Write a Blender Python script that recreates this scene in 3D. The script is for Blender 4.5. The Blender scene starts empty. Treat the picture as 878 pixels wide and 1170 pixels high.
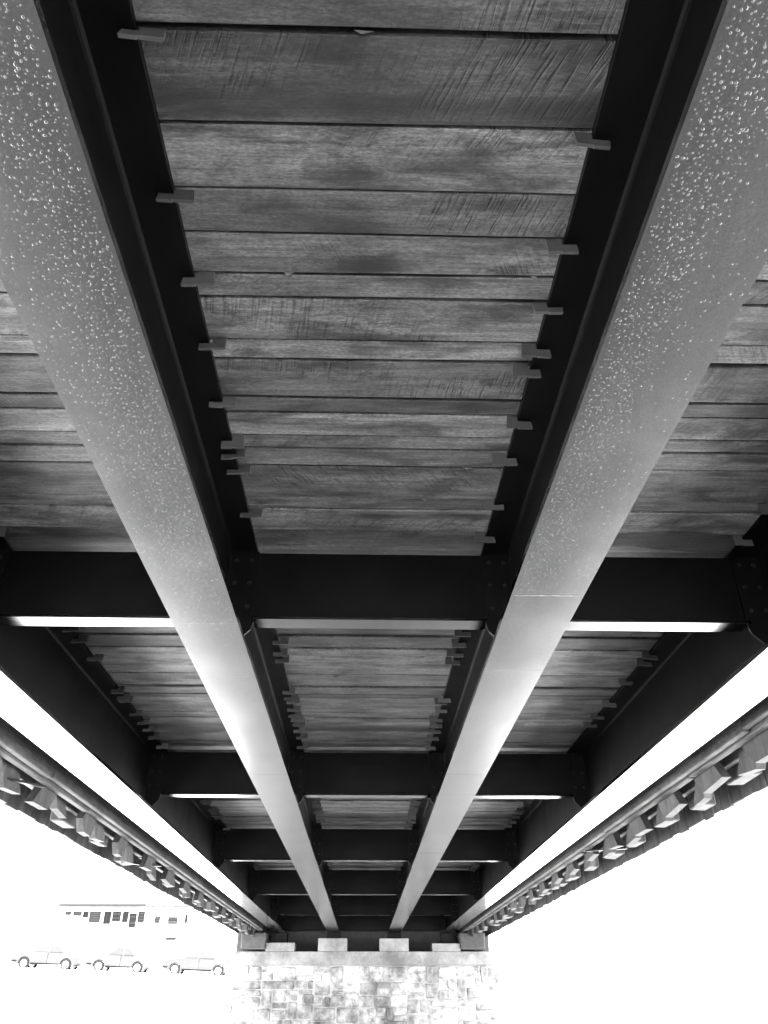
import bpy, bmesh, math, random
from mathutils import Vector, Matrix
R = math.radians
random.seed(11)
sc = bpy.context.scene
col = sc.collection

# ------------------------------------------------------------------ camera, sky, sun, exposure
CZ = 1.5                      # eye height above the gravel
H = 1.6                       # girder soffits above the eye
cd = bpy.data.cameras.new('camera')
cam = bpy.data.objects.new('camera', cd); col.objects.link(cam)
cd.sensor_width = 36; cd.sensor_fit = 'AUTO'
cd.lens = 890 / 1170 * 36
cd.clip_start = 0.05; cd.clip_end = 2000
pi_, ya_, ro_ = R(32.1946), R(1.3657), R(-.061)
fw = Vector((math.sin(ya_) * math.cos(pi_), math.cos(ya_) * math.cos(pi_), math.sin(pi_)))
rt = Vector((math.cos(ya_), -math.sin(ya_), 0)); up = rt.cross(fw)
r2 = math.cos(ro_) * rt + math.sin(ro_) * up; u2 = -math.sin(ro_) * rt + math.cos(ro_) * up
cam.matrix_world = Matrix(((r2.x, u2.x, -fw.x, 0), (r2.y, u2.y, -fw.y, 0), (r2.z, u2.z, -fw.z, CZ), (0, 0, 0, 1)))
sc.camera = cam

SUN_EL, SUN_AZ = 64, 184       # azimuth the light comes from, clockwise from +Y: from the left and slightly behind
w = bpy.data.worlds.new('World'); sc.world = w; w.use_nodes = True
nt = w.node_tree; nt.nodes.clear()
sky = nt.nodes.new('ShaderNodeTexSky'); sky.sky_type = 'NISHITA'; sky.sun_disc = False
sky.sun_elevation = R(SUN_EL); sky.sun_rotation = R(SUN_AZ); sky.dust_density = 3.0; sky.air_density = 1.2
bw = nt.nodes.new('ShaderNodeRGBToBW')
bg = nt.nodes.new('ShaderNodeBackground'); bg.inputs['Strength'].default_value = 0.13
wo = nt.nodes.new('ShaderNodeOutputWorld')
nt.links.new(sky.outputs[0], bw.inputs[0]); nt.links.new(bw.outputs[0], bg.inputs['Color']); nt.links.new(bg.outputs[0], wo.inputs[0])
sl = bpy.data.lights.new('sun', 'SUN'); sl.energy = 4.0; sl.angle = R(0.5); sl.color = (1, 1, 1)
so = bpy.data.objects.new('sun', sl); col.objects.link(so); so.location = (-20, -5, 30)
d = Vector((math.sin(R(SUN_AZ)) * math.cos(R(SUN_EL)), math.cos(R(SUN_AZ)) * math.cos(R(SUN_EL)), math.sin(R(SUN_EL))))
so.rotation_euler = d.to_track_quat('Z', 'Y').to_euler()
vs = sc.view_settings
vs.view_transform = 'Standard'; vs.look = 'None'; vs.gamma = 1; vs.use_curve_mapping = False
vs.exposure = 4.65
sc.cycles.use_denoising = True; sc.cycles.max_bounces = 10; sc.cycles.diffuse_bounces = 6; sc.cycles.glossy_bounces = 5
sc.cycles.transmission_bounces = 6; sc.cycles.sample_clamp_indirect = 12
sc.cycles.caustics_reflective = False; sc.cycles.caustics_refractive = False

# ------------------------------------------------------------------ materials (black-and-white photograph: greys only)
class NT:
    def __init__(s, name):
        s.m = bpy.data.materials.new(name); s.m.use_nodes = True
        s.t = s.m.node_tree; s.b = s.t.nodes['Principled BSDF']
    def n(s, kind, **kw):
        x = s.t.nodes.new('ShaderNode' + kind)
        for k, v in kw.items():
            if k in x.inputs: x.inputs[k].default_value = v
            else: setattr(x, k, v)
        return x
    def l(s, a, b): s.t.links.new(a, b)
    def math(s, op, a, b=None, clamp=False):
        x = s.t.nodes.new('ShaderNodeMath'); x.operation = op; x.use_clamp = clamp
        for i, v in enumerate((a, b)):
            if v is None: continue
            if isinstance(v, (int, float)): x.inputs[i].default_value = v
            else: s.l(v, x.inputs[i])
        return x.outputs[0]
    def coords(s, scale=(1, 1, 1), rot=(0, 0, 0), off=True):
        tc = s.n('TexCoord'); mp = s.n('Mapping'); mp.inputs['Scale'].default_value = scale; mp.inputs['Rotation'].default_value = rot
        v = tc.outputs['Object']
        if rot != (0, 0, 0):
            rm = s.n('Mapping'); rm.inputs['Rotation'].default_value = rot; s.l(v, rm.inputs[0]); v = rm.outputs[0]
            mp.inputs['Rotation'].default_value = (0, 0, 0)
        s.l(v, mp.inputs[0]); v = mp.outputs[0]
        if off:
            oi = s.n('ObjectInfo'); k = s.math('MULTIPLY', oi.outputs['Random'], 91.7)
            ad = s.n('VectorMath', operation='ADD'); s.l(v, ad.inputs[0]); s.l(k, ad.inputs[1]); v = ad.outputs[0]
        return v
    def noise(s, scale=(1, 1, 1), sc=1.0, det=4, rough=.55, dist=0, rot=(0, 0, 0)):
        x = s.n('TexNoise'); x.inputs['Scale'].default_value = sc; x.inputs['Detail'].default_value = det
        x.inputs['Roughness'].default_value = rough; x.inputs['Distortion'].default_value = dist
        s.l(s.coords(scale, rot), x.inputs['Vector']); return x.outputs['Fac']
    def rng(s, v, a, b, c, d):
        x = s.n('MapRange'); x.inputs[1].default_value = a; x.inputs[2].default_value = b; x.inputs[3].default_value = c; x.inputs[4].default_value = d
        s.l(v, x.inputs[0]); return x.outputs[0]
    def grey(s, v): s.l(v, s.b.inputs['Base Color'])
    def bump(s, v, strength=.4, dist=.004):
        x = s.n('Bump'); x.inputs['Strength'].default_value = strength; x.inputs['Distance'].default_value = dist
        s.l(v, x.inputs['Height']); s.l(x.outputs[0], s.b.inputs['Normal'])

def wood(name, base=.16, var=.5, axis=0, saw=1.0, rough=.8, fine=1.0):
    """sawn weathered timber; grain runs along local axis (0 = x, 1 = y, 2 = z)"""
    m = NT(name); g = m.b
    def S(a, b):                      # a along the grain, b across it
        v = [b, b, b]; v[axis] = a; return tuple(v)
    oi = m.n('ObjectInfo')
    tone = m.rng(oi.outputs['Random'], 0, 1, base * (1 - var), base * (1 + var))
    grain = m.noise(S(2.4, 62 * fine), 1, 5, .65, .6)
    bands = m.noise(S(.7, 7), 1, 3, .5, .4)
    blot = m.noise(S(3.0, 9), 1, 6, .68, .3)
    fineb = m.noise(S(55, 150), 1, 4, .7)
    r1 = [0, 0, 0]; r1[2] = R(24)
    if axis == 0:
        vr = m.n('VectorRotate', rotation_type='Z_AXIS'); m.l(m.coords((1, 1, 1), off=False), vr.inputs['Vector'])
        rnd = m.math('FRACT', m.math('MULTIPLY', oi.outputs['Random'], 37.3))
        m.l(m.rng(rnd, 0, 1, R(-34), R(34)), vr.inputs['Angle'])
        mp2 = m.n('Mapping'); mp2.inputs['Scale'].default_value = (85, 6.5, 6.5); m.l(vr.outputs[0], mp2.inputs[0])
        ad2 = m.n('VectorMath', operation='ADD'); m.l(mp2.outputs[0], ad2.inputs[0]); m.l(m.math('MULTIPLY', oi.outputs['Random'], 77.0), ad2.inputs[1])
        ns = m.n('TexNoise'); ns.inputs['Scale'].default_value = 1; ns.inputs['Detail'].default_value = 3; ns.inputs['Distortion'].default_value = .25
        m.l(ad2.outputs[0], ns.inputs['Vector']); sawn = ns.outputs['Fac']
    else:
        sawn = m.noise(S(40, 5), 1, 2, .5)
    sawmask = m.rng(m.noise(S(.9, 2.5), 1, 2, .5), .5, .64, 0, 1)
    sw = m.math('MULTIPLY', m.rng(sawn, .50, .68, 0, .5 * saw), sawmask)
    # knots
    vo = m.n('TexVoronoi'); vo.inputs['Scale'].default_value = 1; vo.feature = 'F1'
    m.l(m.coords(S(1.25, 4.2)), vo.inputs['Vector'])
    kn = m.rng(m.math('ADD', vo.outputs['Distance'], m.rng(grain, 0, 1, -.07, .07)), .08, .24, .72, 0)
    v = m.math('MULTIPLY', tone, m.rng(grain, .32, .68, .55, 1.4))
    v = m.math('MULTIPLY', v, m.rng(bands, .34, .66, .62, 1.3))
    v = m.math('MULTIPLY', v, m.rng(blot, .38, .56, .3, 1.22))
    v = m.math('MULTIPLY', v, m.rng(fineb, .34, .66, .5, 1.5))
    spot = m.noise(S(22, 40), 1, 5, .75, .5); smask = m.rng(m.noise(S(1.1, 4), 1, 3, .6), .48, .62, 0, 1)
    v = m.math('MULTIPLY', v, m.math('SUBTRACT', 1.0, m.math('MULTIPLY', m.rng(spot, .5, .62, 0, .65), smask)))
    v = m.math('MULTIPLY', v, m.math('SUBTRACT', 1.0, sw))
    v = m.math('MULTIPLY', v, m.math('SUBTRACT', 1.0, kn, True))
    m.grey(v); g.inputs['Roughness'].default_value = rough; g.inputs['Specular IOR Level'].default_value = .45
    hgt = m.math('SUBTRACT', m.math('ADD', grain, m.math('MULTIPLY', fineb, .4)), m.math('MULTIPLY', sw, 1.4))
    m.bump(hgt, .8, .005)
    return m.m

def steel(name, base=.002, rough=.15, metal=0, ior=1.5, spec=.5, speck=.12, bmp=.1):
    m = NT(name)
    a = m.noise((1, 1, 1), 2.2, 4, .6); b = m.noise((1, 1, 1), 70, 3, .6); c = m.noise((1, 1, 1), 420, 2, .5)
    sm = m.noise((9, .7, 9), 1, 4, .6)
    v = m.math('MULTIPLY', m.rng(a, .3, .7, base * .88, base * 1.1), m.rng(b, .3, .7, .93, 1.06))
    v = m.math('MULTIPLY', v, m.rng(sm, .3, .7, .92, 1.07))
    v = m.math('MULTIPLY', v, m.rng(c, .36, .64, 1 - speck, 1 + speck))
    m.grey(v)
    m.l(m.rng(a, .3, .7, rough - .05, rough + .07), m.b.inputs['Roughness'])
    m.b.inputs['Metallic'].default_value = metal; m.b.inputs['IOR'].default_value = ior; m.l(m.math('MULTIPLY', m.rng(m.noise((2.2, .5, 2.2), 1.6, 6, .7, .6), .3, .7, spec * .72, spec * 1.18), m.rng(m.noise((1, 1, 1), 190, 3, .6), .34, .66, .82, 1.18)), m.b.inputs['Specular IOR Level'])
    m.bump(c, bmp, .001)
    return m.m

def matte(name, base, rough=.85, var=.25, sc=3.0, fine=40, bump=.3, dist=.004, metal=0, spec=.4, stain=0):
    m = NT(name); m.b.inputs['Specular IOR Level'].default_value = spec
    a = m.noise((1, 1, 1), sc, 5, .6); b = m.noise((1, 1, 1), fine, 3, .6)
    oi = m.n('ObjectInfo')
    v = m.math('MULTIPLY', m.rng(a, .3, .7, base * (1 - var), base * (1 + var)), m.rng(b, .3, .7, .85, 1.15))
    v = m.math('MULTIPLY', v, m.rng(oi.outputs['Random'], 0, 1, 1 - var * .6, 1 + var * .6))
    if stain:                                        # damp stains that run across neighbouring pieces
        ge = m.n('NewGeometry'); st_ = m.n('TexNoise'); st_.inputs['Scale'].default_value = 1.7; st_.inputs['Detail'].default_value = 6; st_.inputs['Roughness'].default_value = .68
        m.l(ge.outputs['Position'], st_.inputs['Vector'])
        v = m.math('MULTIPLY', v, m.rng(st_.outputs['Fac'], .36, .62, 1 - stain, 1 + stain * .5))
    m.grey(v); m.b.inputs['Roughness'].default_value = rough; m.b.inputs['Metallic'].default_value = metal
    m.bump(m.math('ADD', a, b), bump, dist)
    return m.m

M = {}
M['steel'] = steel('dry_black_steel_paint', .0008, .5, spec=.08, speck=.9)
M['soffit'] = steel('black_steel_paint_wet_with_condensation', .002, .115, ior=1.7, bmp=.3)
M['plank'] = wood('sawn_deck_plank', .06, .58, 0, 1.0, .6)
M['chord'] = wood('weathered_chord_timber', .032, .3, 1, .4)
M['lattice'] = wood('weathered_lattice_timber', .018, .35, 2, .4)
M['board'] = wood('weathered_cladding_board', .03, .2, 2, .2, fine=.4)
M['splinter'] = matte('fresh_wood_splinter', .075, .8, .3)
M['sill'] = matte('black_plastic_sill', .003, .8, .1, spec=.05)
M['clip'] = matte('galvanised_clip', .028, .6, .3)
M['bolt'] = matte('bolt_steel', .004, .5, .2, spec=.15)
M['concrete'] = matte('cast_concrete', .135, .9, .12, 2.5, 45, .35, .006, stain=.45)
M['stone'] = matte('rubble_stone', .18, .9, .6, 5, 40, .8, .015, stain=.6)
M['mortar'] = matte('lime_mortar', .2, .95, .12, 8, 70, .6, .01, stain=.5)
M['block'] = matte('dark_timber_and_backwall_shade', .03, .85, .3, 9, 60, .5, .01)
M['gravel'] = matte('pale_river_gravel', .44, .95, .18, .6, 9, .6, .03)
M['asphalt'] = matte('worn_street_asphalt', .25, .9, .1, .5, 20)
M['render'] = matte('white_facade_render', .75, .9, .05, .6, 30, .1)
M['trim'] = matte('dark_painted_trim', .012, .7, .1, spec=.1)
M['blind'] = matte('window_blind', .026, .8, .2, spec=.1)
M['carglass'] = matte('dark_car_glass', .016, .3, .1, spec=.15)
M['roof'] = matte('grey_roof_sheet', .03, .8, .1, spec=.1)
M['carpaint'] = matte('grey_car_paint', .026, .35, .06, 1, 60, .02, spec=.15)
M['rubber'] = matte('tyre_rubber', .009, .8, .1, spec=.05)
M['rim'] = matte('alloy_rim', .5, .3, .05, metal=.8)
M['leaf'] = matte('shrub_leaf', .09, .6, .3)
M['twig'] = matte('shrub_twig', .1, .9, .2)
g_ = NT('window_glass'); g_.b.inputs['Base Color'].default_value = (.005, .005, .005, 1); g_.b.inputs['Roughness'].default_value = .15; g_.b.inputs['Specular IOR Level'].default_value = .1; M['glass'] = g_.m
w_ = NT('water_drop'); w_.b.inputs['Base Color'].default_value = (.002, .002, .002, 1); w_.b.inputs['Roughness'].default_value = .12
w_.b.inputs['IOR'].default_value = 1.7; M['water'] = w_.m

# ------------------------------------------------------------------ object helpers
WP = {}
def link(name, data, loc, parent=None):
    o = bpy.data.objects.new(name, data); col.objects.link(o)
    loc = Vector(loc); WP[o.name] = loc
    if parent is not None:
        o.parent = parent; o.location = loc - WP[parent.name]
    else:
        o.location = loc
    return o
def empty(name, loc, parent=None):
    o = link(name, None, loc, parent); o.empty_display_size = .2; return o
def tag(o, label=None, cat=None, group=None, kind=None):
    for k, v in (('label', label), ('category', cat), ('group', group), ('kind', kind)):
        if v: o[k] = v
    return o
def mesh(name, verts, faces, mat, smooth=False):
    me = bpy.data.meshes.new(name); me.from_pydata([tuple(v) for v in verts], [], faces); me.update()
    bm = bmesh.new(); bm.from_mesh(me); bmesh.ops.recalc_face_normals(bm, faces=bm.faces); bm.to_mesh(me); bm.free()
    if mat: me.materials.append(mat)
    if smooth: me.shade_smooth()
    return me
def box_mesh(name, sx, sy, sz, mat, bevel=0, jit=0):
    bm = bmesh.new(); bmesh.ops.create_cube(bm, size=1)
    for v in bm.verts:
        v.co = Vector((v.co.x * sx, v.co.y * sy, v.co.z * sz)) + Vector([random.uniform(-jit, jit) for _ in range(3)])
    if bevel: bmesh.ops.bevel(bm, geom=bm.edges[:], offset=bevel, segments=1, affect='EDGES')
    me = bpy.data.meshes.new(name); bm.to_mesh(me); bm.free(); me.materials.append(mat); return me
def box(name, x0, x1, y0, y1, z0, z1, mat, parent=None, bevel=0, jit=0):
    """box between rel coordinates; z is measured from the ground"""
    return link(name, box_mesh(name, x1 - x0, y1 - y0, z1 - z0, mat, bevel, jit), ((x0 + x1) / 2, (y0 + y1) / 2, (z0 + z1) / 2), parent)
def prism(name, poly, axis, a0, a1, mat, parent=None, smooth=False):
    """closed polygon in the plane across `axis`, extruded from a0 to a1 (world coordinates)"""
    n = len(poly); cx = sum(p[0] for p in poly) / n; cy = sum(p[1] for p in poly) / n; ca = (a0 + a1) / 2
    def P(p, a):
        u, v = p[0] - cx, p[1] - cy; a -= ca
        return {'x': (a, u, v), 'y': (u, a, v), 'z': (u, v, a)}[axis]
    vs = [P(p, a0) for p in poly] + [P(p, a1) for p in poly]
    fs = [tuple(range(n)), tuple(range(2 * n - 1, n - 1, -1))] + [(i, (i + 1) % n, n + (i + 1) % n, n + i) for i in range(n)]
    loc = {'x': (ca, cx, cy), 'y': (cx, ca, cy), 'z': (cx, cy, ca)}[axis]
    return link(name, mesh(name, vs, fs, mat, smooth), loc, parent)

# ------------------------------------------------------------------ setting: ground, street
def sstep(t): t = max(0, min(1, t)); return t * t * (3 - 2 * t)
def street_z(x): return 3.25 - .036 * (x + 20)
def gz(x, y):
    z = 0.0
    if y > 18: z = max(0, min(1, (y - 18) / 36)) * (street_z(max(-40, min(x, 10))) - .06)
    fill = sstep((y - 24.7) / .6) * (1 - sstep((abs(x) - 3.3) / .7))
    return z + fill * max(0, 3.55 - z)
def axis_pts(fine0, fine1, step, far):
    a = [fine0 + i * step for i in range(int((fine1 - fine0) / step) + 1)]
    k, p = step, a[-1]
    while p < far: k *= 1.6; p += k; a.append(p)
    k, p = step, a[0]
    while p > -far: k *= 1.6; p -= k; a.insert(0, p)
    return a
gx = axis_pts(-9, 9, .6, 700); gy = axis_pts(-4, 60, .6, 700)
rg = random.Random(3)
gv = [(x, y, gz(x, y) + rg.uniform(-.02, .02)) for y in gy for x in gx]; nx = len(gx)
gf = [(j * nx + i, j * nx + i + 1, (j + 1) * nx + i + 1, (j + 1) * nx + i) for j in range(len(gy) - 1) for i in range(nx - 1)]
ground = link('ground', mesh('ground', gv, gf, M['gravel'], True), (0, 0, 0)); ground['kind'] = 'structure'
st = [(-60, 54.5), (10, 54.5), (10, 63), (-60, 63)]
sv = [(x, y, street_z(x) + .02) for x, y in st] + [(x, y, street_z(x) - .4) for x, y in st]
street = link('street', mesh('street', sv, [(0, 1, 2, 3), (7, 6, 5, 4), (0, 4, 5, 1), (1, 5, 6, 2), (2, 6, 7, 3), (3, 7, 4, 0)], M['asphalt']), (0, 0, 0)); street['kind'] = 'structure'

# ------------------------------------------------------------------ the bridge
Y0, Y1 = -7.0, 24.9                    # built length of the span (the near end lies behind the camera)
ZB = CZ + H                            # underside of the bottom flanges
ZT = CZ + 1.39 * H                     # underside of the top flanges
TF = .025
ZD = ZT + TF                           # underside of the planks
bridge = tag(empty('bridge', (0, 0, ZB)), 'bridge with dark steel girders, plank deck and timber side trusses, seen from below', 'bridge')
GX = [-2.248, -.805, .838, 2.309]
FW = [.327, .324, .339, .339]
def fillet_web(xc, z0, z1, t=.008, r=.015):
    prof = []
    for s in (1, -1):
        p = [(s * (t + r), z0), (s * (t + r * .35), z0 + r * .3), (s * t, z0 + r), (s * t, z1 - r), (s * (t + r * .35), z1 - r * .3), (s * (t + r), z1)]
        prof += p if s == 1 else p[::-1]
    return [(xc + u, z) for u, z in prof]
girders = []
for i, xc in enumerate(GX):
    g = empty('girder', (xc, 0, ZB), bridge); girders.append(g); hw = FW[i] / 2
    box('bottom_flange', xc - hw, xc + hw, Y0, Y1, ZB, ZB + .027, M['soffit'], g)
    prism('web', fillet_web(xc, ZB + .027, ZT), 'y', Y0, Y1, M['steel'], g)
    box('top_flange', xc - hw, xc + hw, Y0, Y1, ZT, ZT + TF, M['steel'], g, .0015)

# cross beams between the girders, with gusset plates and bolts
ZC = CZ + 1.112 * H
YC = [3.93 + 4.285 * k for k in range(-2, 5)]
bolt_me = None
def bolt_mesh(r=.014, t=.012):
    n = 6; vs, fs = [], []
    for k in range(n): a = k * math.pi / 3; vs.append((r * math.cos(a), 0, r * math.sin(a)))
    for k in range(n): a = k * math.pi / 3; vs.append((r * .9 * math.cos(a), -t, r * .9 * math.sin(a)))
    rr = r * .5
    for k in range(n): a = k * math.pi / 3; vs.append((rr * math.cos(a), -t, rr * math.sin(a)))
    for k in range(n): a = k * math.pi / 3; vs.append((rr * math.cos(a), -t * 1.9, rr * math.sin(a)))
    for q in range(3): fs += [(q * n + k, q * n + (k + 1) % n, (q + 1) * n + (k + 1) % n, (q + 1) * n + k) for k in range(n)]
    fs.append(tuple(range(3 * n, 4 * n)))
    return mesh('bolt', vs, fs, M['bolt'])
bolt_me = bolt_mesh()
for yc in YC:
    for i in range(3):
        xa, xb = GX[i] + .175, GX[i + 1] - .175
        cb = empty('cross_beam', ((xa + xb) / 2, yc + .07, ZC), bridge)
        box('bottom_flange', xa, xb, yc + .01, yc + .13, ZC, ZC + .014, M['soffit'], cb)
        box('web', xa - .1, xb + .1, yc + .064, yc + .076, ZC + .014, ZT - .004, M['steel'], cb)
    for i, xc in enumerate(GX):
        for s in (-1, 1):
            if (i == 0 and s < 0) or (i == 3 and s > 0): continue
            e = xc + s * .176
            poly = [(xc + s * .012, ZT - .003), (e, ZT - .003), (e, ZC - .008), (e - s * .012, ZC - .045), (xc + s * .105, ZB + .075), (xc + s * .012, ZB + .075)]
            gp = prism('gusset_plate', poly, 'y', yc + .05, yc + .0625, M['steel'], bridge)
            for zz in (.385, .24, .095):
                for bx in (.135, .05):
                    link('bolt', bolt_me, (xc + s * bx, yc + .05, ZC + zz), gp)
# end diaphragm
for i in range(3):
    xa, xb = GX[i] + .03, GX[i + 1] - .03
    ed = empty('end_diaphragm', ((xa + xb) / 2, 24.3, ZB + .1), bridge)
    box('web', xa, xb, 24.30, 24.315, ZB + .08, ZT - .004, M['steel'], ed)
    box('bottom_flange', xa, xb, 24.24, 24.38, ZB + .064, ZB + .08, M['steel'], ed, .003)

# deck planks, one continuous plank per row across the whole width
deck = empty('deck', (0, Y0, ZD), bridge)
near = [.82, 1.078, 1.349, 1.564, 1.729, 1.897, 2.015, 2.227, 2.34, 2.572, 2.672, 2.841, 2.949, 3.076, 3.355, 3.464, 3.68, 3.927]
s_ = (1.39 * H + TF) / (1.37 * H)
near = [v * s_ for v in near]
far2 = [v * s_ for v in (4.977, 5.17, 5.374, 5.51, 5.936, 6.211, 6.462, 6.671, 6.929, 7.286, 7.512, 7.843, 8.166)]
rp = random.Random(21)
edges = list(near)
while edges[0] > Y0: edges.insert(0, edges[0] - rp.choice((.14, .18, .2, .22, .26)))
while edges[-1] < far2[0] - .3: edges.append(edges[-1] + rp.choice((.18, .22, .24)))
edges.append(far2[0]); edges += far2[1:]
for k_ in range(len(edges) - 1, len(near), -1):
    if edges[k_ - 1] > 4 and edges[k_] - edges[k_ - 1] > .24 and rp.random() < .8: edges.insert(k_, edges[k_ - 1] + (edges[k_] - edges[k_ - 1]) * rp.uniform(.35, .65))
while edges[-1] < Y1: edges.append(edges[-1] + rp.choice((.11, .13, .16, .2, .22, .26)))
def plank_mesh(wd, ln, th, r):
    n = 12; vs = []; ch = .004
    ph = [r.uniform(0, 6.3) for _ in range(4)]; fr = [r.uniform(.6, 2.2) for _ in range(4)]
    for k in range(n + 1):
        x = -ln / 2 + ln * k / n
        a = -wd / 2 + .0028 * math.sin(fr[0] * x + ph[0]) + r.uniform(-.0012, .0012)
        b = wd / 2 + .0028 * math.sin(fr[1] * x + ph[1]) + r.uniform(-.0012, .0012)
        z0 = .0016 * math.sin(fr[2] * x + ph[2]); 
        vs += [(x, a, ch + z0), (x, a + ch, z0), (x, b - ch, z0), (x, b, ch + z0), (x, b, th), (x, a, th)]
    fs = []
    for k in range(n):
        for q in range(6):
            fs.append((k * 6 + q, k * 6 + (q + 1) % 6, (k + 1) * 6 + (q + 1) % 6, (k + 1) * 6 + q))
    fs += [tuple(range(6)), tuple(range(n * 6 + 5, n * 6 - 1, -1))]
    return mesh('plank', vs, fs, M['plank'])
box('gap_light_blocker', -2.6, 2.6, Y0, Y1 + .3, ZD + .102, ZD + .15, M['board'], deck)  # unseen layer added above the planks to stop light leaking through gaps
plank_list = []
for a, b in zip(edges[:-1], edges[1:]):
    gp = rp.choice((.005, .009, .013, .018))
    ln = rp.uniform(5.12, 5.2); lift = rp.choice((0.001, .001, .004, .008, .014)) if a < 4 else rp.choice((.001, .004, .01, .018, .026))
    o = link('plank', plank_mesh(b - a - gp, ln, .09, rp), (rp.uniform(-.03, .03), (a + b) / 2, ZD + lift), deck)
    plank_list.append((a, b))

# hook plates hanging from the plank gaps and gripping the top flanges
def clip_mesh(s, r):
    x0, x1 = -.048 + r.uniform(-.006, .006), .06 + r.uniform(-.008, .01); z = -.052 + r.uniform(-.008, .006); t = .006
    poly = [(x0, -.0265), (.003, -.0265), (.003, .004), (x1, .004), (x1 + r.uniform(-.006, .006), z + r.uniform(-.004, .004)), (.004, z), (.003, z - .004), (x0 - r.uniform(-.002, .008), z - .004)]
    n = len(poly); vs = [(x * s, -t, zz_) for x, zz_ in poly] + [(x * s, t, zz_) for x, zz_ in poly]
    fs = [tuple(range(n)), tuple(range(2 * n - 1, n - 1, -1))] + [(k, (k + 1) % n, n + (k + 1) % n, n + k) for k in range(n)]
    return mesh('clip', vs, fs, M['clip'])
rc = random.Random(5); nclip = 0
clip_me = {q: [clip_mesh(q, rc) for _ in range(6)] for q in (1, -1)}
nL = (1, 3, 5, 7, 9, 11, 12, 13, 15); nR = (2, 4, 6, 7, 8, 10, 12, 14, 16)
for i, xc in enumerate(GX):
    for s in (-1, 1):
        if (i == 0 and s < 0) or (i == 3 and s > 0): continue
        ex = xc + s * FW[i] / 2
        pick = nL if (i == 1 and s > 0) else nR if (i == 2 and s < 0) else rc.choice((nL, nR))
        ys = [near[k] for k in pick]
        for a, b in plank_list:
            if 4.1 < a < 17 and rc.random() < (.8 if a < 12 else .6): ys.append(a)
        for y in ys:
            if any(abs(y - yc - .07) < .09 for yc in YC): continue
            o = link('clip', rc.choice(clip_me[s]), (ex + rc.uniform(-.012, .012), y + .007, ZD), deck); o.rotation_euler = (rc.uniform(-.15, .15), rc.uniform(-.04, .04), rc.uniform(-.08, .08)); nclip += 1

# splinters hanging out of the plank gaps
rsp = random.Random(31)
for k in range(26):
    y = rsp.choice(near[1:] + far2[:6]); x = rsp.choice((rsp.uniform(-.6, .62), rsp.uniform(-1.9, 1.9)))
    if min(abs(x - q) for q in GX) < .2: continue
    ln = rsp.uniform(.02, .075); wd = rsp.uniform(.002, .005); dp = rsp.uniform(.004, .014)
    vs = [(-ln / 2, -wd, .006), (ln / 2, -wd * .3, .004), (ln * rsp.uniform(-.3, .5), wd * rsp.uniform(-1, 2), -dp), (0, wd, .008)]
    link('splinter', mesh('splinter', vs, [(0, 1, 2), (1, 3, 2), (3, 0, 2), (0, 3, 1)], M['splinter']), (x, y, ZD), deck)

# condensation droplets on the two inner girder soffits
def droplets(xc, hw, side, seed):
    r = random.Random(seed); vs, fs = [], []; n = 6
    y = .55
    while y < 5.2:
        stepy = .0115; cnt = int(2 * hw / .0115)
        for k in range(cnt):
            u = -hw + (k + .5) * 2 * hw / cnt + r.uniform(-.008, .008); yy = y + r.uniform(-.008, .008)
            t = (u * side / hw + 1) / 2                    # 1 on the inner edge
            dens = (.30 + .65 * sstep((t - .18) / .5)) if seed == 1 else (.9 * sstep((t - .38) / .3) * (1 - .4 * sstep((t - .9) / .1)) + .14)
            dens *= 1 - sstep((yy - 2.4) / 2.3) * .95
            if abs(u) > hw - .012 or r.random() > dens: continue
            rad = r.choice((.0007, .0009, .0011, .0012, .0014, .0017, .0021, .0027)) * (1.35 - .1 * yy); hgt = rad * r.uniform(.28, .5); ex = r.uniform(.8, 1.5); an = r.uniform(0, 3.1)
            k0 = len(vs); ca, sa = math.cos(an), math.sin(an)
            for (q, z) in ((1, .0), (.86, .5), (.5, .86)):
                for m_ in range(n):
                    a = m_ * 2 * math.pi / n; px, py = rad * q * math.cos(a) * ex, rad * q * math.sin(a)
                    vs.append((u + px * ca - py * sa, yy + px * sa + py * ca, -hgt * z))
            vs.append((u, yy, -hgt))
            for q in range(2): fs += [(k0 + q * n + m_, k0 + q * n + (m_ + 1) % n, k0 + (q + 1) * n + (m_ + 1) % n, k0 + (q + 1) * n + m_) for m_ in range(n)]
            fs += [(k0 + 2 * n + m_, k0 + 2 * n + (m_ + 1) % n, k0 + 3 * n) for m_ in range(n)]
        y += stepy
    me = bpy.data.meshes.new('water_droplets'); me.from_pydata(vs, [], fs); me.update(); me.materials.append(M['water']); me.shade_smooth()
    return me
for gi, side, seed in ((1, 1, 1), (2, -1, 2)):
    o = link('water_droplets', droplets(GX[gi], FW[gi] / 2, side, seed), (GX[gi], 0, ZB - .0002), girders[gi]); o['kind'] = 'stuff'

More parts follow.
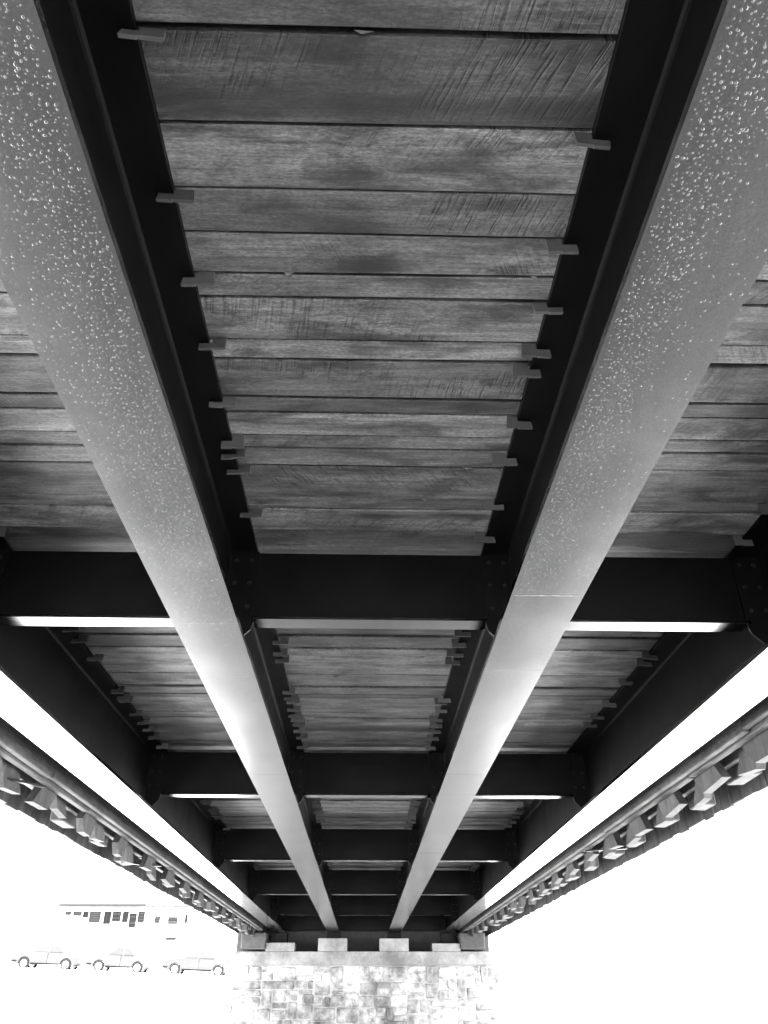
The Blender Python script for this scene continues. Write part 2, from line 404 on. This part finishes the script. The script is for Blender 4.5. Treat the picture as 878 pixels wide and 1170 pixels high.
# transverse weld seams and one chalky scrape on the soffits
M['scrape'] = matte('chalky_scrape', .12, .9, .3, 30, 120)
rw = random.Random(4)
for gi, ys in ((1, (3.6, 4.38, 6.65, 9.9)), (2, (4.215, 6.62, 7.36, 10.6)), (0, (4.9, 9.1)), (3, (5.2, 9.6))):
    for y in ys:
        xa, xb = GX[gi] - FW[gi] / 2 + .004, GX[gi] + FW[gi] / 2 - .004; n = 24; vs = []
        for k in range(n + 1):
            x = xa + (xb - xa) * k / n; q = .0028 + rw.uniform(-.0008, .0008); yo = rw.uniform(-.0008, .0008)
            vs += [(x - GX[gi], yo - q, 0), (x - GX[gi], yo, -.0005 - rw.uniform(0, .0003)), (x - GX[gi], yo + q, 0)]
        fs = [(k * 3 + q, k * 3 + q + 1, k * 3 + q + 4, k * 3 + q + 3) for k in range(n) for q in range(2)]
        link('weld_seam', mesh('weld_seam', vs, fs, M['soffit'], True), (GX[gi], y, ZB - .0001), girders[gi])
vs, fs = [], []
for k in range(31):
    x = .68 + .305 * k / 30; c = math.exp(-((x - .82) / .06) ** 2); q = .0012 + .006 * c * rw.random() + (.002 if x > .93 else 0) * rw.random(); yo = rw.uniform(-.001, .001)
    vs += [(x, yo - q, 0), (x, yo, -.0012), (x, yo + q * .6, 0)]
fs = [(k * 3 + q, k * 3 + q + 1, k * 3 + q + 4, k * 3 + q + 3) for k in range(30) for q in range(2)]
link('scrape_mark', mesh('scrape_mark', [(x - .83, y, z) for x, y, z in vs], fs, M['scrape']), (.83, 3.255, ZB - .0001), girders[2])

# timber side trusses: chords, lattice planks with tails, cladding boards
for sd in (-1, 1):
    tr = empty('side_truss', (sd * 2.9, 0, CZ + 1.5), bridge); rr_ = random.Random(7 + sd)
    def bx(name, xa, xb, *rest, **kw):
        a, b = sorted((sd * xa, sd * xb)); return box(name, a, b, *rest, **kw)
    joints = [-7, -3.4, 1.2, 5.46, 9.3, 13.5, 17.9, 21.6, 25.2] if sd > 0 else [-7, -2.2, 2.4, 6.94, 10.8, 15.1, 19.2, 22.6, 25.2]
    for a, b in zip(joints[:-1], joints[1:]):
        dz = rr_.uniform(-.015, .015); dx = rr_.uniform(-.006, .006)
        bx('chord_timber', 2.68 + dx, 2.735 + dx, a + .006, b - .006, CZ + 1.628 + dz, CZ + 2.02, M['chord'], tr, bevel=.006)
        dz = rr_.uniform(-.02, .015)
        bx('chord_timber', 2.75, 2.812, a + 1.3, b + 1.29 if b < 25 else b, CZ + 1.615 + dz, CZ + 2.02, M['chord'], tr, bevel=.006)
        bx('chord_timber', 3.0, 3.06, a + .7, b + .69 if b < 25 else b, CZ + 1.66 + dz, CZ + 2.02, M['chord'], tr, bevel=.006)
    sp = 1.30 if sd < 0 else 1.01
    y0 = (7.0 if sd < 0 else 6.25) - 10 * sp
    k = 0
    while y0 + k * sp < 24.2:
        for lay, (xa, xb, lean, off) in enumerate(((2.822, 2.895, 1, 0), (2.905, 2.978, -1, .62 * sp))):
            ya = y0 + k * sp + off + rr_.uniform(-.05, .05); wd = rr_.uniform(.34, .44) if lay == 0 else rr_.uniform(.28, .36)
            zb = CZ + 1.49 + rr_.uniform(-.035, .03); top = CZ + 4.4; rise = top - zb
            slant = rr_.uniform(-.03, .04)
            poly = [(ya, zb + slant), (ya + wd, zb), (ya + wd + lean * rise * .9, top), (ya + lean * rise * .9, top)]
            if lay == 0 and rr_.random() < .35: poly = [(ya + .09, zb - .01), (ya + wd - .09, zb - .01), (ya + wd, zb + .12)] + [(ya + wd + lean * rise * .9, top), (ya + lean * rise * .9, top)] + [(ya, zb + .11)]
            a, b = sorted((sd * xa, sd * xb))
            poly = [(u + rr_.uniform(-.012, .012), v + rr_.uniform(-.012, .012)) for u, v in poly]; prism('lattice_plank', poly, 'x', a, b, M['lattice'], tr)
        ya = y0 + k * sp + rr_.uniform(0, .2)
        if rr_.random() < .85:
            bx('outer_block', 3.07, 3.07 + rr_.uniform(.1, .16), ya, ya + rr_.uniform(.25, .45), CZ + 1.56 + rr_.uniform(-.03, .03), CZ + 1.95, M['lattice'], tr, bevel=.01, jit=.008)
        k += 1
    # small bolts through the inner chord
    yy = -6.5
    while yy < 24.4:
        a = sd * 2.68
        o = link('bolt', bolt_me, (sd * 2.678, yy, CZ + 1.79 + rr_.uniform(-.015, .015)), tr); o.rotation_euler = (0, 0, R(90) * -sd); o.scale = (1.5, 2.0, 1.5)
        yy += .92 + rr_.uniform(-.06, .06)
    cl = empty('side_cladding', (sd * 3.46, 0, CZ + 1.6), bridge)
    yy = Y0
    base = CZ + (1.62 if sd < 0 else 1.56)
    while yy < 24.6:
        wd = rr_.uniform(.2, .3); x = sd * (3.46 + rr_.uniform(-.004, .004))
        box('board', x - .0125, x + .0125, yy + .002, yy + wd - .002, base + rr_.uniform(-.009, .012), CZ + 4.5, M['board'], cl, jit=.003)
        yy += wd
    # (added sun-blocking roof below)
    # tie rods across the chord bottoms
    for (ya, yb, z) in (((6.2, 6.95, 1.56), (11.0, 11.5, 1.56)) if sd < 0 else ((9.9, 10.3, 1.58), (13.7, 14.2, 1.58))):
        a = Vector((sd * 2.74, yb, CZ + z)); b = Vector((sd * 3.12, ya, CZ + z - .03)); dvec = b - a; ln = dvec.length
        o = link('tie_bar', box_mesh('tie_bar', ln, .05, .018, M['bolt'], .003), (a + b) / 2, tr); o.rotation_euler = dvec.to_track_quat('X', 'Z').to_euler()

# unseen roof added over the side trusses to keep sun off the deck
for sd in (-1, 1):
    prism('roof_sun_blocker', [(sd * 3.9, CZ + 4.35), (0, CZ + 6.1), (0, CZ + 6.2), (sd * 3.9, CZ + 4.45)], 'y', Y0 - .4, Y1 + .4, M['board'], bridge)

# ------------------------------------------------------------------ abutment
YA = 23.7
ab = tag(empty('abutment', (0, YA, 0)), 'stone abutment with pale concrete cap and four pedestals under the girder ends', 'abutment')
k_ = YA / (14.94 * H)
def zz(v): return CZ + v * H * k_
for (xa, xb, zt) in ((-1.633, -1.15, .85), (-.757, -.271, .915), (.275, .762, .913), (1.159, 1.631, .84)):
    box('pedestal', xa * H * k_, xb * H * k_, YA - .021, YA + .75, zz(.722) + .001, zz(zt), M['concrete'], ab, .006, .002)
box('cap', -3.42, 3.42, YA - .02, YA + 1.0, zz(.525), zz(.722), M['concrete'], ab, .012)
box('backwall', -3.5, 3.5, YA + 1.0, YA + 1.35, .2, ZD - .12, M['block'], ab)  # concrete wall in the dark timber colour; shade behind the pedestals painted in
box('wall_core', -3.6, 3.6, YA + .018, YA + .99, -.2, zz(.52), M['mortar'], ab)
rs = random.Random(9)
def clip_poly(poly, px, pz, nx_, nz_):
    out = []
    for a, b in zip(poly, poly[1:] + poly[:1]):
        da = (a[0] - px) * nx_ + (a[1] - pz) * nz_; db = (b[0] - px) * nx_ + (b[1] - pz) * nz_
        if da <= 0: out.append(a)
        if da * db < 0: t = da / (da - db); out.append((a[0] + (b[0] - a[0]) * t, a[1] + (b[1] - a[1]) * t))
    return out
ztop = zz(.52) - .012; cells = []
def split(x0, x1, z0, z1):
    wd, ht = x1 - x0, z1 - z0
    if (wd < .75 and ht < .42 and rs.random() < .55) or wd < .3 or ht < .2:
        if wd < 1.0 and ht < .6: cells.append((x0, x1, z0, z1)); return
    t = rs.uniform(.33, .67)
    if wd > ht * rs.uniform(1.0, 1.9): split(x0, x0 + wd * t, z0, z1); split(x0 + wd * t, x1, z0, z1)
    else: split(x0, x1, z0, z0 + ht * t); split(x0, x1, z0 + ht * t, z1)
split(-3.58, 3.58, -.15, ztop)
for i, (xa, xb, za, zb) in enumerate(cells):
    g = rs.uniform(.003, .010); q = lambda: rs.uniform(-.012, .016)
    poly = [(xa + g + q(), za + g + q()), (xb - g - q(), za + g + q()), (xb - g - q(), zb - g - q()), (xa + g + q(), zb - g - q())]
    pts = []                                         # knock the corners off and roughen the sides
    for a, b in zip(poly, poly[1:] + poly[:1]):
        l2 = math.hypot(b[0] - a[0], b[1] - a[1]); k1 = min(.16, .018 / max(l2, .01)) + rs.uniform(0, .05)
        for t in (k1, .5, 1 - k1): pts.append((a[0] + (b[0] - a[0]) * t + rs.uniform(-.006, .006), a[1] + (b[1] - a[1]) * t + rs.uniform(-.006, .006)))
    n = len(pts); cx = sum(p[0] for p in pts) / n; cz = sum(p[1] for p in pts) / n; pr = rs.uniform(.0, .03)
    vs = [(px - cx, .06, pz - cz) for px, pz in pts] + [(px - cx, -.008 - pr * .4, pz - cz) for px, pz in pts] + [((px - cx) * .86, -.022 - pr + rs.uniform(-.008, .008), (pz - cz) * .86) for px, pz in pts]
    fs = [tuple(range(n)), tuple(range(3 * n - 1, 2 * n - 1, -1))]
    for q in range(2): fs += [(q * n + k, q * n + (k + 1) % n, (q + 1) * n + (k + 1) % n, (q + 1) * n + k) for k in range(n)]
    link('stone', mesh('stone', vs, fs, M['stone']), (cx, YA + .035, cz), ab)
for i, xc in enumerate(GX):
    zt = (.85, .915, .913, .84)[i]
    p = box('bearing', xc - .19, xc + .19, YA + .3, YA + .66, zz(zt) - .005, ZB - .001, M['steel'], bridge, .006)
for sd, lab in ((-1, 'dark timber bearing block at the left end of the abutment cap'), (1, 'dark timber bearing block at the right end of the abutment cap')):
    a, b = sorted((sd * 2.58, sd * 3.24))
    tag(box('bearing_block', a, b, YA - .12, YA + .75, zz(.755), CZ + 1.585, M['block'], None, .025, .01), lab, 'timber block', 'bearing blocks under the side trusses')

# ------------------------------------------------------------------ far street: building and parked cars
YB = 66.0
bz = street_z(-18) - .3
bd = tag(empty('building', (-17.5, YB, bz)), 'overexposed pale building with a row of upper windows beyond the parked cars', 'building')
f_ = YB / 50
def bxp(px):                              # photo column to x on the facade plane, only used to space the windows
    return (-17.16 + (px - 72) * (17.16 - 9.79) / 148) * f_
eave = CZ + 4.62 * f_
box('wall', bxp(66), bxp(224), YB, YB + 8, bz, eave, M['render'], bd)
box('roof', bxp(66) - .5, bxp(224) + .5, YB - .55, YB + 8.5, eave + .002, eave + .22, M['roof'], bd, .03)
box('gutter', bxp(72), bxp(168), YB - .72, YB - .552, eave + .02, eave + .15, M['trim'], bd, .02)
def window(pa, pb, ya, yb, blinds=0, mul=0):
    xa, xb = bxp(pa), bxp(pb); zb = CZ + (4.62 - (yb - 1037) * .0455) * f_; zt = CZ + (4.62 - (ya - 1037) * .0455) * f_
    wn = empty('window', ((xa + xb) / 2, YB, zb), bd); t = .06
    box('pane', xa + t, xb - t, YB - .03, YB - .005, zb + t, zt - t, M['glass'], wn)
    box('frame', xa, xa + t, YB - .09, YB - .002, zb, zt, M['trim'], wn); box('frame', xb - t, xb, YB - .09, YB - .002, zb, zt, M['trim'], wn)
    box('frame', xa + t + .001, xb - t - .001, YB - .088, YB - .002, zb, zb + t, M['trim'], wn); box('frame', xa + t + .001, xb - t - .001, YB - .088, YB - .002, zt - t, zt, M['trim'], wn)
    for k in range(blinds):
        q = zb + t + (k + .6) / blinds * (zt - zb - 2 * t)
        box('slat', xa + t + .002, xb - t - .002, YB - .06, YB - .034, q - .05, q + .05, M['blind'], wn)
    for k in range(mul):
        q = xa + (k + 1) / (mul + 1) * (xb - xa); box('mullion', q - .03, q + .03, YB - .085, YB - .033, zb + t, zt - t, M['trim'], wn)
for a in ((77, 83, 1042, 1046, 1), (86, 95, 1042, 1047, 2), (97, 103, 1042, 1049), (104.5, 117, 1042, 1054, 4), (121, 129, 1042, 1056, 0, 1), (130.5, 140, 1042, 1053, 2, 1), (142, 148.5, 1042, 1054), (150, 158, 1044, 1060, 2), (159.5, 167, 1042, 1054, 3), (179, 185, 1047, 1055, 2), (194, 205, 1048, 1056, 2, 1), (213, 216, 1045, 1055), (194, 206, 1070, 1074, 2)):
    window(*a)

def car(name, xc, yc, label, length=4.3, hgt=1.45, zoff=0):
    zb = street_z(xc) + .02; L = length / 2
    c = tag(empty(name, (xc, yc, zb)), label, 'car', 'cars parked on the far street')
    prof = [(-L, .42), (-L + .02, .72), (-L + .25, .86), (-L + 1.05, .95), (-L + 1.75, hgt - .06), (-L + 2.3, hgt), (L - 1.35, hgt - .02), (L - .75, hgt - .42), (L - .15, .92), (L, .8), (L, .42), (L - .3, .26)]
    wb = (-L + .82, L - .82); arch = []
    for wx in wb[::-1]:
        arch += [(wx + .37 * math.cos(a), .32 + .37 * math.sin(a)) for a in [math.pi * k / 8 for k in range(9)]]
    prof2 = prof + [(p[0], max(p[1], .24)) for p in arch] + [(-L + .25, .26)]
    n = len(prof2); vs = []
    for yy, sh in ((-.86, .0), (-.80, .05), (.80, .05), (.86, .0)):
        for (px, pz) in prof2:
            k = .0 if pz < .95 else (pz - .95) / (hgt - .95)
            q = yy * (1 - .2 * k); z2 = pz + (sh * .4 if pz > .9 else 0)
            vs.append((px, q, z2))
    fs = [tuple(range(n)), tuple(range(4 * n - 1, 3 * n - 1, -1))]
    for q in range(3): fs += [(q * n + i, q * n + (i + 1) % n, (q + 1) * n + (i + 1) % n, (q + 1) * n + i) for i in range(n)]
    link('body', mesh('body', vs, fs, M['carpaint']), (xc, yc, zb), c)
    for (a, b, e, f2) in ((-L + 1.3, -L + 1.85, -L + 2.2, -L + 2.2), (-L + 2.3, -L + 2.3, L - 1.45, L - 1.15)):
        vs = [(a, -.83, .98), (b, -.735, hgt - .12), (e, -.735, hgt - .12), (f2, -.83, .98)]
        link('window', mesh('window', vs + [(x, y + .03, z) for x, y, z in vs], [(0, 1, 2, 3), (7, 6, 5, 4), (0, 4, 5, 1), (1, 5, 6, 2), (2, 6, 7, 3), (3, 7, 4, 0)], M['carglass']), (xc, yc - .03, zb), c)
    for wx in wb:
        for sy in (-1, 1):
            wh = empty('wheel', (xc + wx, yc + sy * .76, zb + .32), c); n2 = 20
            for nm, r1, r0, t, mt in (('tyre', .32, .2, .1, 'rubber'), ('rim', .2, .0, .085, 'rim')):
                vs, fs = [], []
                for k in range(n2):
                    a = 2 * math.pi * k / n2
                    for (r, y) in ((r1 * .96, -t), (r1, -t * .7), (r1, t * .7), (r1 * .96, t), (max(r0, .02), t * .9), (max(r0, .02), -t * .9)): vs.append((r * math.cos(a), y, r * math.sin(a)))
                for k in range(n2):
                    for q in range(6): fs.append((k * 6 + q, k * 6 + (q + 1) % 6, ((k + 1) % n2) * 6 + (q + 1) % 6, ((k + 1) % n2) * 6 + q))
                link(nm, mesh(nm, vs, fs, M[mt]), (xc + wx, yc + sy * .76, zb + .32), wh)
    for sy in (-1, 1):
        box('headlight', xc - L - .01, xc - L + .1, yc + sy * .62 - .14, yc + sy * .62 + .14, zb + .6, zb + .74, M['glass'], c, .02)
    box('door_seam', xc + .1, xc + .115, yc - .868, yc - .845, zb + .37, zb + .93, M['rubber'], c)
    box('bumper', xc - L - .03, xc - L + .35, yc - .874, yc - .8, zb + .4, zb + .47, M['sill'], c, .01)
    box('side_sill', xc - L + 1.25, xc + L - 1.25, yc - .875, yc - .83, zb + .26, zb + .36, M['sill'], c, .008)
    c.rotation_euler = (0, math.atan(.036), 0)
    return c
car('parked_car', -20.25, 58.5, 'overexposed car parked leftmost on the far street')
car('parked_car', -15.6, 58.5, 'overexposed car parked in the middle of the far street', 4.1, 1.5)
car('parked_car', -10.6, 58.5, 'overexposed car parked nearest to the bridge end on the far street', 4.4, 1.48)

# ------------------------------------------------------------------ small shrub beside the abutment
def shrub(x, y, z, hgt, label, seed):
    s = tag(empty('shrub', (x, y, z)), label, 'shrub'); r = random.Random(seed)
    vs, fs, lv, lf = [], [], [], []
    for k in range(14):
        a = r.uniform(0, 6.28); t = Vector((math.cos(a) * r.uniform(.08, .28), math.sin(a) * r.uniform(.08, .28), hgt * r.uniform(.6, 1.0))); o = Vector((r.uniform(-.05, .05), r.uniform(-.05, .05), 0))
        b = len(vs); sx = t.cross(Vector((0, 0, 1))).normalized() * .006; sy = Vector((0, 0, 1)).cross(sx).normalized() * .006
        vs += [o + sx, o - sx * .5 + sy, o - sx * .5 - sy, o + t]; fs += [(b, b + 1, b + 3), (b + 1, b + 2, b + 3), (b + 2, b, b + 3)]
        for q in range(22):
            p = o + t * r.uniform(.25, 1.0); u = Vector((r.uniform(-1, 1), r.uniform(-1, 1), r.uniform(-.3, .8))).normalized(); v = u.cross(Vector((r.uniform(-1, 1), r.uniform(-1, 1), 1))).normalized()
            ln = r.uniform(.04, .08); c = len(lv); lv += [p, p + u * ln * .5 + v * ln * .25, p + u * ln, p + u * ln * .5 - v * ln * .25]; lf += [(c, c + 1, c + 2, c + 3)]
    link('stem', mesh('stem', vs, fs, M['twig']), (x, y, z), s)
    link('foliage', mesh('foliage', lv, lf, M['leaf']), (x, y, z), s)
shrub(3.85, 23.3, gz(3.85, 23.3), 1.15, 'small dark shrub growing at the right foot of the stone abutment', 2)
print('planks', len(plank_list), 'clips', nclip)
